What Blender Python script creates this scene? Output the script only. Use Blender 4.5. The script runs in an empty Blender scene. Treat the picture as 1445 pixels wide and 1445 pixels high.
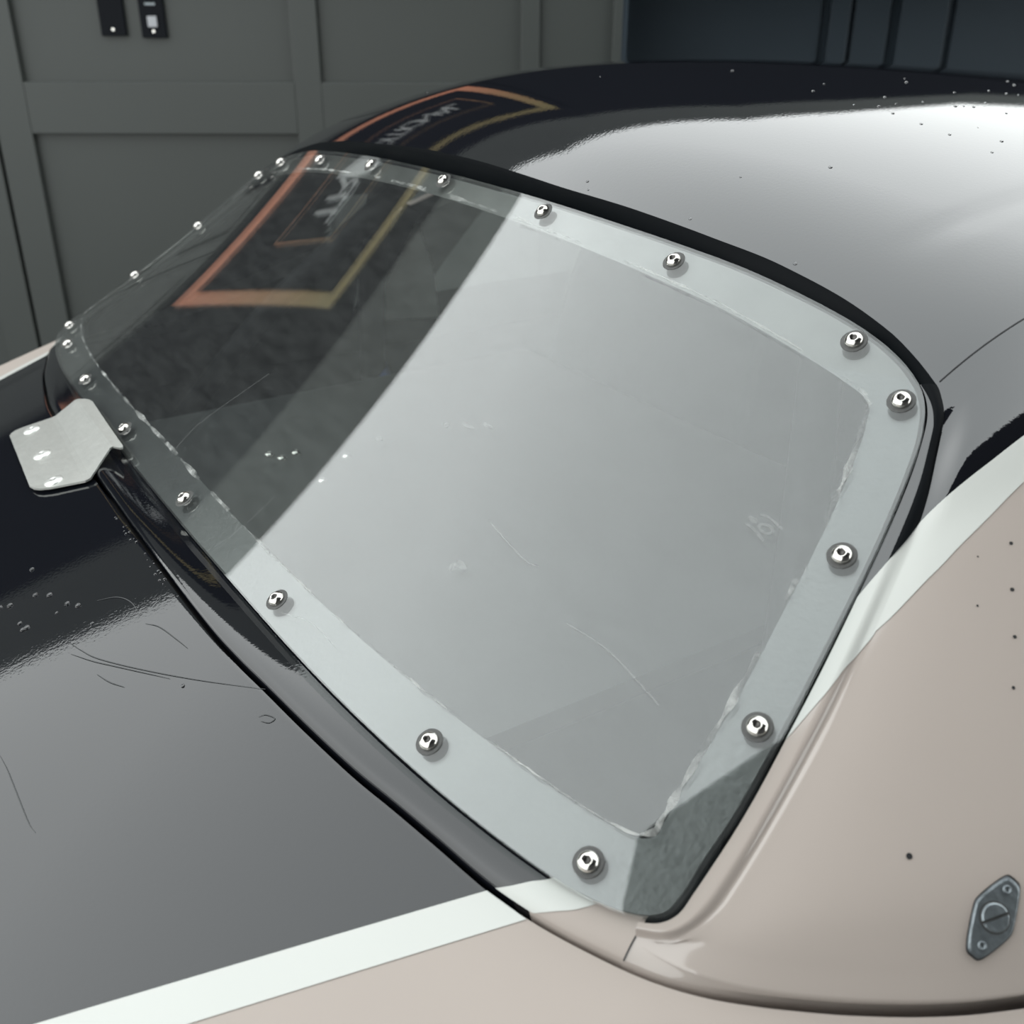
import bpy, bmesh, math, random
import numpy as np
from mathutils import Vector, Matrix

# ------------------------------------------------------------------ camera, sky, exposure
SC = bpy.context.scene
COL = SC.collection
CAM = np.array([0.84533, -0.18815, 0.35037])
YAW, PITCH, ROLL, FPX = 0.578558, 0.456533, 0.001754, 1473.44
def cam_axes():
    cy, sy, cp, sp = math.cos(YAW), math.sin(YAW), math.cos(PITCH), math.sin(PITCH)
    f = np.array([-cy*cp, sy*cp, -sp]); r = np.array([sy, cy, 0.0]); u = np.cross(r, f)
    return math.cos(ROLL)*r+math.sin(ROLL)*u, -math.sin(ROLL)*r+math.cos(ROLL)*u, f
_r, _u, _f = cam_axes()
cd = bpy.data.cameras.new('camera'); cam = bpy.data.objects.new('camera', cd); COL.objects.link(cam)
cam.matrix_world = Matrix(((_r[0], _u[0], -_f[0], CAM[0]), (_r[1], _u[1], -_f[1], CAM[1]), (_r[2], _u[2], -_f[2], CAM[2]), (0, 0, 0, 1)))
cd.sensor_width = 36; cd.lens = 36*FPX/1445; cd.clip_start = 0.02
cd.dof.use_dof = True; cd.dof.focus_distance = 0.70; cd.dof.aperture_fstop = 10
SC.camera = cam
SC.view_settings.view_transform = 'Standard'; SC.view_settings.look = 'None'
SC.view_settings.gamma = 1; SC.view_settings.exposure = 0.0; SC.view_settings.use_curve_mapping = False

SKY = 3.2
world = bpy.data.worlds.new('overcast_sky'); SC.world = world; world.use_nodes = True
nt = world.node_tree; nt.nodes.clear()
tc = nt.nodes.new('ShaderNodeTexCoord'); sep = nt.nodes.new('ShaderNodeSeparateXYZ')
ramp = nt.nodes.new('ShaderNodeValToRGB'); bg = nt.nodes.new('ShaderNodeBackground'); wo = nt.nodes.new('ShaderNodeOutputWorld')
nt.links.new(tc.outputs['Generated'], sep.inputs[0]); nt.links.new(sep.outputs['Z'], ramp.inputs[0])
nt.links.new(ramp.outputs[0], bg.inputs[0]); nt.links.new(bg.outputs[0], wo.inputs[0])
ramp.color_ramp.elements[0].position = 0.25; ramp.color_ramp.elements[0].color = (0.80, 0.83, 0.82, 1)
ramp.color_ramp.elements[1].position = 1.0; ramp.color_ramp.elements[1].color = (0.66, 0.70, 0.705, 1)
_e = ramp.color_ramp.elements.new(0.70); _e.color = (0.97, 1.01, 1.01, 1)
bg.inputs[1].default_value = SKY

# ------------------------------------------------------------------ helpers
def tag(o, label=None, cat=None, group=None, kind=None):
    if label: o['label'] = label
    if cat: o['category'] = cat
    if group: o['group'] = group
    if kind: o['kind'] = kind
    return o
def link(name, me, parent=None):
    o = bpy.data.objects.new(name, me); COL.objects.link(o)
    if parent is not None: o.parent = parent
    return o
def pymesh(name, V, F, mats, parent=None, smooth=True, mi=None, attr=None):
    me = bpy.data.meshes.new(name)
    me.from_pydata([tuple(float(c) for c in v) for v in V], [], [tuple(f) for f in F])
    for m in (mats if isinstance(mats, (list, tuple)) else [mats]): me.materials.append(m)
    me.polygons.foreach_set('use_smooth', [smooth]*len(me.polygons))
    if mi is not None: me.polygons.foreach_set('material_index', list(mi))
    if attr:
        for k, vals in attr.items():
            a = me.attributes.new(k, 'FLOAT', 'POINT'); a.data.foreach_set('value', [float(x) for x in vals])
    me.update()
    return link(name, me, parent)
def gridfaces(nu, nv, base=0, flip=False):
    F = []
    for i in range(nu-1):
        for j in range(nv-1):
            q = [base+i*nv+j, base+(i+1)*nv+j, base+(i+1)*nv+j+1, base+i*nv+j+1]
            F.append(q[::-1] if flip else q)
    return F
def bmobj(name, bm, mats, parent=None, smooth=False):
    me = bpy.data.meshes.new(name); bm.to_mesh(me); bm.free()
    for m in (mats if isinstance(mats, (list, tuple)) else [mats]): me.materials.append(m)
    me.polygons.foreach_set('use_smooth', [smooth]*len(me.polygons)); me.update()
    return link(name, me, parent)
def empty(name, loc=(0, 0, 0)):
    o = bpy.data.objects.new(name, None); o.location = loc; o.empty_display_size = 0.1; COL.objects.link(o); return o
def catmull(K, n):
    """dense Catmull-Rom through key rows, n samples per span"""
    K = np.asarray(K, float); P = np.vstack([2*K[0]-K[1], K, 2*K[-1]-K[-2]]); out = []
    for i in range(len(K)-1):
        p0, p1, p2, p3 = P[i:i+4]
        for t in np.linspace(0, 1, n, endpoint=False):
            out.append(0.5*((2*p1)+(p2-p0)*t+(2*p0-5*p1+4*p2-p3)*t*t+(3*p1-p0-3*p2+p3)*t**3))
    out.append(K[-1]); return np.array(out)
def pchip(xk, yk):
    xk = np.asarray(xk, float); yk = np.asarray(yk, float); h = np.diff(xk); d = np.diff(yk)/h; m = np.zeros(len(xk))
    m[0], m[-1] = d[0], d[-1]
    for i in range(1, len(xk)-1):
        if d[i-1]*d[i] > 0:
            w1, w2 = 2*h[i]+h[i-1], h[i]+2*h[i-1]; m[i] = (w1+w2)/(w1/d[i-1]+w2/d[i])
    def f(x):
        x = np.asarray(x, float); i = np.clip(np.searchsorted(xk, x)-1, 0, len(h)-1); t = (x-xk[i])/h[i]; H = h[i]
        y = (2*t**3-3*t*t+1)*yk[i]+(t**3-2*t*t+t)*H*m[i]+(-2*t**3+3*t*t)*yk[i+1]+(t**3-t*t)*H*m[i+1]
        y = np.where(x < xk[0], yk[0]+m[0]*(x-xk[0]), y); return np.where(x > xk[-1], yk[-1]+m[-1]*(x-xk[-1]), y)
    return f
def hermite(p0, t0, p1, t1, s):
    s = np.asarray(s)[:, None]
    return (2*s**3-3*s**2+1)*p0+(s**3-2*s**2+s)*t0+(-2*s**3+3*s**2)*p1+(s**3-s**2)*t1
def unit(v): return v/np.linalg.norm(v)

# ------------------------------------------------------------------ materials
def newmat(name):
    m = bpy.data.materials.new(name); m.use_nodes = True; n = m.node_tree; n.nodes.clear()
    out = n.nodes.new('ShaderNodeOutputMaterial'); return m, n, out
def N(n, kind, **kw):
    x = n.nodes.new(kind)
    for k, v in kw.items():
        if k.startswith('_'): setattr(x, k[1:], v)
        else: x.inputs[k].default_value = v
    return x
def mixrgb(n, fac, a, b):
    m = n.nodes.new('ShaderNodeMix'); m.data_type = 'RGBA'
    for sock, v in ((m.inputs[0], fac), (m.inputs[6], a), (m.inputs[7], b)):
        if hasattr(v, 'links') or isinstance(v, bpy.types.NodeSocket): n.links.new(v, sock)
        else: sock.default_value = v
    return m.outputs[2]
def principled(name, col, rough=0.4, metal=0.0, ior=1.5, coat=0.0, var=0.0, vscale=8.0, bump=0.0, bscale=60.0, coatrough=0.03):
    m, n, out = newmat(name)
    p = N(n, 'ShaderNodeBsdfPrincipled', Roughness=rough, Metallic=metal, IOR=ior)
    p.inputs['Coat Weight'].default_value = coat; p.inputs['Coat Roughness'].default_value = coatrough
    p.inputs['Base Color'].default_value = (*col, 1)
    t = N(n, 'ShaderNodeTexCoord')
    if var > 0:
        no = N(n, 'ShaderNodeTexNoise', Scale=vscale, Detail=6.0); n.links.new(t.outputs['Object'], no.inputs['Vector'])
        c = mixrgb(n, no.outputs['Fac'], tuple(x*(1-var) for x in col)+(1,), tuple(min(1, x*(1+var)) for x in col)+(1,))
        n.links.new(c, p.inputs['Base Color'])
    if bump > 0:
        nb = N(n, 'ShaderNodeTexNoise', Scale=bscale, Detail=2.0); n.links.new(t.outputs['Object'], nb.inputs['Vector'])
        b = N(n, 'ShaderNodeBump', Strength=bump, Distance=0.001); n.links.new(nb.outputs['Fac'], b.inputs['Height'])
        n.links.new(b.outputs[0], p.inputs['Normal'])
        n.links.new(b.outputs[0], p.inputs['Coat Normal'])
    n.links.new(p.outputs[0], out.inputs[0]); return m

BLACKC, TAUPEC, WHITEC = (0.0040, 0.0046, 0.0066), (0.360, 0.314, 0.284), (0.50, 0.51, 0.485)
BIOR = 1.92
M = {}
M['black'] = principled('gloss_black_paint', BLACKC, rough=0.035, ior=BIOR, bump=0.03, bscale=420)
M['white'] = principled('white_stripe_vinyl', WHITEC, rough=0.28, ior=1.45, var=0.03, vscale=14, bump=0.02, bscale=60)
M['taupe'] = principled('taupe_paint', TAUPEC, rough=0.32, ior=1.5, var=0.02, vscale=30)
def paint(name, bior, coat=1.0):
    """two-tone body paint: attribute 'tone' <0 black, >0 taupe"""
    m, n, out = newmat(name)
    a = n.nodes.new('ShaderNodeAttribute'); a.attribute_name = 'tone'
    s = N(n, 'ShaderNodeMath', _operation='GREATER_THAN'); n.links.new(a.outputs['Fac'], s.inputs[0]); s.inputs[1].default_value = 0
    t = N(n, 'ShaderNodeTexCoord'); no = N(n, 'ShaderNodeTexNoise', Scale=420.0, Detail=2.0); n.links.new(t.outputs['Object'], no.inputs['Vector'])
    b = N(n, 'ShaderNodeBump', Strength=0.03, Distance=0.001); n.links.new(no.outputs['Fac'], b.inputs['Height'])
    p1 = N(n, 'ShaderNodeBsdfPrincipled', Roughness=0.035, IOR=bior); p1.inputs['Base Color'].default_value = (*BLACKC, 1)
    p2 = N(n, 'ShaderNodeBsdfPrincipled', Roughness=0.45, IOR=1.3)
    nz = N(n, 'ShaderNodeTexNoise', Scale=9.0, Detail=5.0); n.links.new(t.outputs['Object'], nz.inputs['Vector'])
    n.links.new(mixrgb(n, nz.outputs['Fac'], tuple(x*.96 for x in TAUPEC)+(1,), tuple(x*1.04 for x in TAUPEC)+(1,)), p2.inputs['Base Color'])
    p2.inputs['Coat Weight'].default_value = coat; p2.inputs['Coat Roughness'].default_value = 0.07; p2.inputs['Coat IOR'].default_value = 1.6
    n.links.new(b.outputs[0], p1.inputs['Normal'])
    mx = n.nodes.new('ShaderNodeMixShader'); n.links.new(s.outputs[0], mx.inputs[0]); n.links.new(p1.outputs[0], mx.inputs[1]); n.links.new(p2.outputs[0], mx.inputs[2])
    g = n.nodes.new('ShaderNodeNewGeometry'); dk = N(n, 'ShaderNodeBsdfDiffuse'); dk.inputs[0].default_value = (.025, .027, .028, 1)
    m2 = n.nodes.new('ShaderNodeMixShader'); n.links.new(g.outputs['Backfacing'], m2.inputs[0]); n.links.new(mx.outputs[0], m2.inputs[1]); n.links.new(dk.outputs[0], m2.inputs[2])
    n.links.new(m2.outputs[0], out.inputs[0]); return m
M['paint'] = paint('two_tone_body_paint', 1.92)
M['deckpaint'] = paint('two_tone_deck_paint', 1.63, 0.0)
M['gap'] = principled('panel_gap_black', (0.004, 0.004, 0.005), rough=0.6)
M['rubber'] = principled('black_sealant', (0.014, 0.0135, 0.012), rough=0.55, var=0.5, vscale=60, bump=0.5, bscale=200)
M['trim'] = principled('black_trim_strip', (0.002, 0.003, 0.004), rough=0.5, ior=1.15)  # flat near-black standing in for a dark reflection in the gloss paint
M['steel'] = principled('polished_stainless', (0.72, 0.70, 0.66), rough=0.16, metal=1.0)
M['socket'] = principled('dark_hex_socket', (0.12, 0.115, 0.11), rough=0.45, metal=0.9)  # shade inside the hex recess put into a darker metal colour
M['washer'] = principled('grimy_rubber_washer', (0.05, 0.05, 0.048), rough=0.5, var=0.5, vscale=500)
M['alu'] = principled('brushed_aluminium_sheet', (0.50, 0.505, 0.48), rough=0.44, metal=0.8, var=0.12, vscale=90, bump=0.35, bscale=160)
M['scratch'] = principled('paint_scratch', (0.075, 0.077, 0.078), rough=0.5, ior=1.2)
M['rivet'] = principled('aluminium_rivet', (0.70, 0.705, 0.68), rough=0.42, metal=0.9, var=0.08, vscale=200)
M['zinc'] = principled('dull_dark_zinc', (0.20, 0.225, 0.24), rough=0.38, metal=0.8, var=0.35, vscale=160, bump=0.4, bscale=300)
def lexan():
    m, n, out = newmat('clear_polycarbonate')
    geo = n.nodes.new('ShaderNodeNewGeometry')
    mx = N(n, 'ShaderNodeMix'); mx.data_type = 'FLOAT'; mx.inputs[2].default_value = 1.66; mx.inputs[3].default_value = 1/1.66
    n.links.new(geo.outputs['Backfacing'], mx.inputs[0])
    fr = n.nodes.new('ShaderNodeFresnel'); n.links.new(mx.outputs[0], fr.inputs[0])
    tr = N(n, 'ShaderNodeBsdfTransparent'); tr.inputs[0].default_value = (0.93, 0.95, 0.945, 1)
    gl = N(n, 'ShaderNodeBsdfGlossy', Roughness=0.015); gl.inputs[0].default_value = (1, 1, 1, 1)
    t = N(n, 'ShaderNodeTexCoord')
    # faint haze and scuffs in the plastic
    mp = N(n, 'ShaderNodeMapping'); mp.inputs['Scale'].default_value = (9, 30, 30); mp.inputs['Rotation'].default_value = (0, 0, 0.5); n.links.new(t.outputs['Object'], mp.inputs[0])
    n1 = N(n, 'ShaderNodeTexNoise', Scale=3.0, Detail=8.0, Roughness=0.65); n.links.new(mp.outputs[0], n1.inputs['Vector'])
    r1 = n.nodes.new('ShaderNodeMapRange'); n.links.new(n1.outputs['Fac'], r1.inputs[0]); r1.inputs[1].default_value = 0.35; r1.inputs[2].default_value = 0.85; r1.inputs[3].default_value = 0.012; r1.inputs[4].default_value = 0.038
    df = N(n, 'ShaderNodeBsdfDiffuse'); df.inputs[0].default_value = (0.55, 0.57, 0.56, 1)
    hz = n.nodes.new('ShaderNodeMixShader'); n.links.new(r1.outputs[0], hz.inputs[0]); n.links.new(tr.outputs[0], hz.inputs[1]); n.links.new(df.outputs[0], hz.inputs[2])
    sh = n.nodes.new('ShaderNodeMixShader'); n.links.new(fr.outputs[0], sh.inputs[0]); n.links.new(hz.outputs[0], sh.inputs[1]); n.links.new(gl.outputs[0], sh.inputs[2])
    n.links.new(sh.outputs[0], out.inputs[0]); return m
M['lexan'] = lexan()
def bandmat():
    m, n, out = newmat('frosted_border_band')
    t = N(n, 'ShaderNodeTexCoord'); sp = n.nodes.new('ShaderNodeSeparateXYZ'); n.links.new(t.outputs['Object'], sp.inputs[0])
    no = N(n, 'ShaderNodeTexNoise', Scale=18.0, Detail=8.0, Roughness=0.6); n.links.new(t.outputs['Object'], no.inputs['Vector'])
    c1 = mixrgb(n, no.outputs['Fac'], (0.012, 0.013, 0.013, 1), (0.05, 0.052, 0.05, 1))
    p = N(n, 'ShaderNodeBsdfPrincipled', Roughness=0.30, IOR=1.9); n.links.new(c1, p.inputs['Base Color'])
    nb = N(n, 'ShaderNodeTexNoise', Scale=260.0, Detail=2.0); n.links.new(t.outputs['Object'], nb.inputs['Vector'])
    b = N(n, 'ShaderNodeBump', Strength=0.25, Distance=0.001); n.links.new(nb.outputs['Fac'], b.inputs['Height']); n.links.new(b.outputs[0], p.inputs['Normal'])
    n.links.new(p.outputs[0], out.inputs[0]); return m
M['band'] = bandmat()
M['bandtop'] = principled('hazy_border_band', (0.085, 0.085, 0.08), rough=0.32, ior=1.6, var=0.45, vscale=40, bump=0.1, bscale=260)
def scuff():
    m, n, out = newmat('scuffed_plastic_edge')
    t = N(n, 'ShaderNodeTexCoord'); no = N(n, 'ShaderNodeTexNoise', Scale=26.0, Detail=8.0, Roughness=0.7); n.links.new(t.outputs['Object'], no.inputs['Vector'])
    r = n.nodes.new('ShaderNodeMapRange'); n.links.new(no.outputs['Fac'], r.inputs[0]); r.inputs[1].default_value = 0.46; r.inputs[2].default_value = 0.64; r.inputs[3].default_value = 0.0; r.inputs[4].default_value = 0.55
    d = N(n, 'ShaderNodeBsdfDiffuse'); d.inputs[0].default_value = (0.55, 0.56, 0.54, 1); tr = N(n, 'ShaderNodeBsdfTransparent')
    mx = n.nodes.new('ShaderNodeMixShader'); n.links.new(r.outputs[0], mx.inputs[0]); n.links.new(tr.outputs[0], mx.inputs[1]); n.links.new(d.outputs[0], mx.inputs[2])
    n.links.new(mx.outputs[0], out.inputs[0]); return m
M['scuff'] = scuff()
M['wall'] = principled('grey_painted_timber', (0.030, 0.0348, 0.0325), rough=0.5, var=0.06, vscale=3, bump=0.05, bscale=40)
M['navy'] = principled('navy_cladding', (0.006, 0.007, 0.010), rough=0.6, ior=1.18, var=0.1, vscale=2)
M['greytrim'] = principled('grey_parapet', (0.115, 0.122, 0.117), rough=0.7, ior=1.18, var=0.08, vscale=3)
M['curtain'] = principled('dark_blue_shutter', (0.040, 0.054, 0.068), rough=0.5, ior=1.3, var=0.1, vscale=4)
M['concrete'] = principled('grey_concrete', (0.16, 0.16, 0.155), rough=0.8, var=0.2, vscale=2.5, bump=0.2, bscale=30)
M['canopy'] = principled('dark_canopy_boards', (0.03, 0.03, 0.032), rough=0.7, var=0.2, vscale=4)
M['interior'] = principled('dark_cabin_panel', (0.010, 0.011, 0.012), rough=0.6, ior=1.25, var=0.35, vscale=5, bump=0.2, bscale=30)
M['interior2'] = principled('bare_grey_cabin_metal', (0.028, 0.03, 0.03), rough=0.45, var=0.3, vscale=7)
M['tubeblack'] = principled('roll_bar_black', (0.008, 0.008, 0.009), rough=0.6, ior=1.2)
M['plateblack'] = principled('black_plate', (0.003, 0.004, 0.006), rough=0.6, ior=1.2)
M['button'] = principled('pale_button', (0.30, 0.31, 0.33), rough=0.4)
M['letter'] = principled('white_letter', (0.36, 0.37, 0.37), rough=0.4)
m_, n_, out_ = newmat('hazy_side_pane'); d_ = N(n_, 'ShaderNodeBsdfDiffuse'); t_ = N(n_, 'ShaderNodeBsdfTranslucent'); d_.inputs[0].default_value = (.3, .31, .3, 1); t_.inputs[0].default_value = (.9, .93, .91, 1)
x_ = n_.nodes.new('ShaderNodeMixShader'); x_.inputs[0].default_value = .7; n_.links.new(d_.outputs[0], x_.inputs[1]); n_.links.new(t_.outputs[0], x_.inputs[2]); n_.links.new(x_.outputs[0], out_.inputs[0]); M['frostpane'] = m_
m_, n_, out_ = newmat('whitish_plastic_mark'); d_ = N(n_, 'ShaderNodeBsdfDiffuse'); t_ = N(n_, 'ShaderNodeBsdfTransparent'); d_.inputs[0].default_value = (.55, .56, .55, 1)
x_ = n_.nodes.new('ShaderNodeMixShader'); x_.inputs[0].default_value = .12; n_.links.new(t_.outputs[0], x_.inputs[1]); n_.links.new(d_.outputs[0], x_.inputs[2]); n_.links.new(x_.outputs[0], out_.inputs[0]); M['etch'] = m_
M['blue'] = principled('blue_webbing', (0.03, 0.06, 0.22), rough=0.6)
M['water'] = principled('water', (1, 1, 1), rough=0.0, ior=1.33)
_n = M['water'].node_tree; [setattr(x.inputs['Transmission Weight'], 'default_value', 1.0) for x in _n.nodes if x.type == 'BSDF_PRINCIPLED']

# ------------------------------------------------------------------ body shape (metres; x to the car's right, y forward, z up)
SURF = [0.064154, 0.075617, 0.289930, 0.204428, 0.129916, 0.180213, 0.326056, -0.090283, -0.006109]
def win(x, v, off=0.0):
    """point on the outer face of the rear window; v runs up the slope; off = distance along the normal"""
    cb, db, yt, zt, ct, dt, eb, et, bow = SURF
    def P(x, v):
        x2 = x*x; yb = cb*x2+eb*x2*x2; zb = -db*x2; y1 = yt+ct*x2+et*x2*x2; z1 = zt-dt*x2
        nn = math.hypot(yt, zt); b = bow*4*v*(1-v)
        return np.stack([x+0*v, yb+(y1-yb)*v-zt/nn*b, zb+(z1-zb)*v+yt/nn*b], -1)
    x = np.asarray(x, float); v = np.asarray(v, float); p = P(x, v)
    if np.ndim(off) == 0 and off == 0: return p
    h = 1e-4; n = np.cross(P(x+h, v)-P(x-h, v), P(x, v+h)-P(x, v-h)); n /= np.linalg.norm(n, axis=-1, keepdims=True)
    return p+n*(np.asarray(off)[..., None] if np.ndim(off) else off)
def winn(x, v):
    return unit(win(x, v, 1e-3)-win(x, v))
# roof sheet: a = arc across the car, y = forward
AG = np.linspace(0, 1.3, 521)
_s = np.clip((AG-0.40982)/(0.798758-0.40982), 0, 1); _s = _s**3*(_s*(6*_s-15)+10)
_t = 0.799621*AG-1.455796*AG**3; _t = _t+(1.220336-_t)*_s
_X = np.concatenate([[0], np.cumsum((np.cos(_t[1:])+np.cos(_t[:-1]))/2)*AG[1]]); _Z = np.concatenate([[0], np.cumsum((np.sin(_t[1:])+np.sin(_t[:-1]))/2)*AG[1]])
_fX, _fZ = pchip(AG[::8], _X[::8]), pchip(AG[::8], _Z[::8])
def sheet(a, y):
    a = np.asarray(a, float); y = np.asarray(y, float); aa = np.abs(a); d = y-.3
    zc = 0.226583-0.0253*d+(0.810356+0.0253)*0.099939*(1-np.exp(-d/0.099939))-0.032089*d*d
    k = 1+0.253097*(y-.35)+0.092336*(y-.35)**2
    z = zc-_fZ(aa)*(1-0.309198*(y-.35))
    # pressed crease along the roof side
    cr = 0.0012*np.exp(-((aa-.428)/.010)**2)*np.clip((y-.37)/.06, 0, 1)
    return np.stack([np.sign(a)*_fX(aa)*k, y, z-cr], -1)
AS = 0.519
ycrest = pchip([0, .08, .15, .25, .32, .38, .43, .47, .50, AS], [.2995, .3005, .303, .313, .321, .328, .330, .328, .3235, .3195])
# glass outline in (x, v), near half, from bottom centre round to top centre
OUT = [(0, -.041), (.10, -.041), (.22, -.0405), (.35, -.0455), (.45, -.049), (.51, -.050), (.545, -.0485), (.5635, -.043), (.576, -.035), (.5855, -.0235), (.591, -.010), (.5935, .008), (.5925, .045), (.589, .10), (.584, .195), (.573, .345), (.5605, .50), (.546, .672), (.5335, .80), (.524, .882), (.518, .92), (.5125, .947), (.5045, .972), (.495, .990), (.482, 1.007), (.464, 1.022), (.44, 1.033), (.406, 1.040), (.353, 1.044), (.29, 1.039), (.22, 1.033), (.10, 1.027), (0, 1.025)]
INN = [(0, .054), (.10, .052), (.2, .052), (.3, .0535), (.4, .057), (.47, .0615), (.52, .064), (.541, .0675), (.552, .0715), (.5585, .079), (.562, .094), (.5605, .112), (.5585, .141), (.5523, .2208), (.5432, .3476), (.5297, .5011), (.5121, .6958), (.4971, .8294), (.489, .885), (.4845, .908), (.4785, .919), (.4702, .926), (.436, .9387), (.3648, .9545), (.29, .9585), (.21, .9605), (.10, .9620), (0, .963)]
def fullloop(K, n=6):
    d = catmull(K, n); m = d[1:-1][::-1]*np.array([-1, 1]); return np.vstack([d, m])
LO, LI = fullloop(OUT), fullloop(INN)
THETA = None
def radial(loop, th):
    """loop re-sampled at polar angles about the window centre"""
    c = np.array([0, .49]); S = np.array([.59, .54]); q = (loop-c)/S; ang = np.unwrap(np.arctan2(q[:, 1], q[:, 0])); rad = np.hypot(q[:, 0], q[:, 1])
    a0 = ang[0]; A_ = np.concatenate([ang, [a0+2*math.pi]]); R_ = np.concatenate([rad, [rad[0]]])
    t = (th-a0) % (2*math.pi)+a0; r = np.interp(t, A_, R_)
    return c+S*np.stack([r*np.cos(th), r*np.sin(th)], -1)
def angles(loop, n):
    q = (loop-np.array([0, .49]))/np.array([.59, .54]); return np.arctan2(q[:, 1], q[:, 0])
TH = np.unwrap(angles(LO, 0))

# trunk plane
TM, TK, TZ = 0.30, 0.17, -0.006
def deck(x, y, up=0.0): 
    x = np.asarray(x, float); y = np.asarray(y, float); e = np.maximum(np.abs(x)-.60, 0)
    return np.stack([x, y, TZ+TM*y*np.where(y > 0, 1, 1)-TK*x*x-2.0*e*e+up], -1)
GAPK = [(-.02, -.0395), (.065, -.0395), (.1667, -.0374), (.247, -.0338), (.2872, -.0297), (.3185, -.0252), (.3634, -.0187), (.4122, -.0102), (.447, -.0021), (.4805, .0055), (.5161, .0135), (.5376, .0205), (.5601, .0298), (.5869, .0430), (.6045, .0537), (.6196, .0659), (.6327, .0794), (.6448, .0937), (.6599, .1136), (.6772, .1401), (.6928, .1691), (.709, .208), (.725, .27), (.738, .38), (.748, .56), (.752, .95)]

# ------------------------------------------------------------------ the car
car = empty('race_car', (0, 0, -0.9))
tag(car, 'black and taupe race car with white stripes and a bolted clear plastic rear window', 'car')
CL = Vector((0, 0, -0.9))
def fix(o):
    o.location = -CL if o.parent is car else o.location; return o
def carpart(name, V, F, mats, **kw): return fix(pymesh(name, V, F, mats, parent=car, **kw))

# ---- roof shell
NA, NY = 121, 90
AA = np.linspace(-AS, AS, NA); V = []
for a in AA:
    y0 = float(ycrest(abs(a))); s = np.linspace(0, 1, NY)**1.7; V += list(sheet(a, y0+(1.7-y0)*s))
# ---- lip that turns down from the roof edge to the window channel
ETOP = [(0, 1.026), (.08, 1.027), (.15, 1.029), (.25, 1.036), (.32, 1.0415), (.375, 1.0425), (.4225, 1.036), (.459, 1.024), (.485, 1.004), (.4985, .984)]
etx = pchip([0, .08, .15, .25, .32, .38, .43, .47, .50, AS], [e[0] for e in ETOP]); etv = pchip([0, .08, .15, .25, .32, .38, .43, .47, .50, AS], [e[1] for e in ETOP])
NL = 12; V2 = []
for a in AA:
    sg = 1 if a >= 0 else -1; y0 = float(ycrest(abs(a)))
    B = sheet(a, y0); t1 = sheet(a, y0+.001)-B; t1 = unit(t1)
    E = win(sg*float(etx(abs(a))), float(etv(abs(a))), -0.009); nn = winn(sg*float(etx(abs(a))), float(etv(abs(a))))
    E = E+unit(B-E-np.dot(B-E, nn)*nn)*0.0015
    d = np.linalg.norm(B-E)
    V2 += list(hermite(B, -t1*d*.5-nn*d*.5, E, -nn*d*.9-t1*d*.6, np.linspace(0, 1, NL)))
F = gridfaces(NA, NY)
o = carpart('roof_shell', V, F, [M['black']])
o2 = carpart('roof_edge_trim', V2, gridfaces(NA, NL, flip=True), [M['trim']]); tag(o2, 'black strip between roof and rear window')  # the lip's dark reflection is painted into its colour
bm = bmesh.new(); bm.from_mesh(o.data); bmesh.ops.remove_doubles(bm, verts=bm.verts, dist=1e-5); bmesh.ops.recalc_face_normals(bm, faces=bm.faces); bm.to_mesh(o.data); bm.free()
tag(o, 'glossy black roof reflecting the white sky')

# ---- scuttle panel between window and deck lid
NS = 161; NR = 16
gx = pchip([g[0] for g in GAPK if 0 < g[0] < .59], [g[1] for g in GAPK if 0 < g[0] < .59])
VB = pchip([0, .1, .22, .35, .45, .51, .545, .5635, .576, .5855], [-.041, -.041, -.0405, -.0455, -.049, -.05, -.0485, -.043, -.035, -.0235])
xs = np.linspace(-1, 1, NS); V = []; tone = []; SCP = []
for s in xs:
    sg = -1 if s < 0 else 1; t = abs(s)
    xe = .584*t; xg = .5869*t
    E0 = win(sg*xe, float(VB(xe))+.016, -.010); G = deck(sg*xg, float(gx(xg)) if xg > .065 else -.0395, .002)
    nn = winn(sg*xe, float(VB(xe))); outd = G-E0; outd -= np.dot(outd, nn)*nn; d = np.linalg.norm(G-E0)
    row = hermite(E0, unit(unit(outd)*1.0+nn*.30)*d*1.15, G, unit(np.array([0, -.35, -1]))*d*.75, np.linspace(0, 1, NR))
    SCP.append(row); V += list(row); V.append(G+np.array([0, .003, -.014]))
SCP = np.array(SCP)
def scuttle_tone(x, y): return np.abs(x)-.54
V = np.array(V)
V[:, 0] = V[:, 0]
SUPF = pchip([0, .2, .45, .7, 1], [.926, .921, .909, .899, .8865]); SLOF = pchip([0, .2, .45, .7, 1], [.968, .962, .952, .938, .924])
for sg in (1, -1):
    VS = []
    for t in np.linspace(.14, 1, 30):
        for u in np.linspace(0, 1, 7):
            k = (float(SUPF(t))*(1-u)+float(SLOF(t))*u+1)/2*(NS-1); i = int(k); f = k-i; r = t*(NR-1); j = int(min(r, NR-2)); g = r-j
            P = (SCP[i][j]*(1-f)+SCP[min(i+1, NS-1)][j]*f)*(1-g)+(SCP[i][j+1]*(1-f)+SCP[min(i+1, NS-1)][j+1]*f)*g
            n_ = np.cross(SCP[min(i+2, NS-1)][j]-SCP[i-2][j], SCP[i][min(j+1, NR-1)]-SCP[i][max(j-1, 0)]); n_ = unit(n_); n_ = n_ if n_[2] > 0 or n_[1] < -.5 else -n_
            VS.append((P+n_*.0004)*np.array([sg, 1, 1]))
    o = carpart('white_stripe', VS, gridfaces(30, 7), [M['white']])
    bm = bmesh.new(); bm.from_mesh(o.data); bmesh.ops.recalc_face_normals(bm, faces=bm.faces)
    if sum(f.normal.z*f.calc_area() for f in bm.faces) < 0: bmesh.ops.reverse_faces(bm, faces=bm.faces)
    bm.to_mesh(o.data); bm.free()
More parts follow.
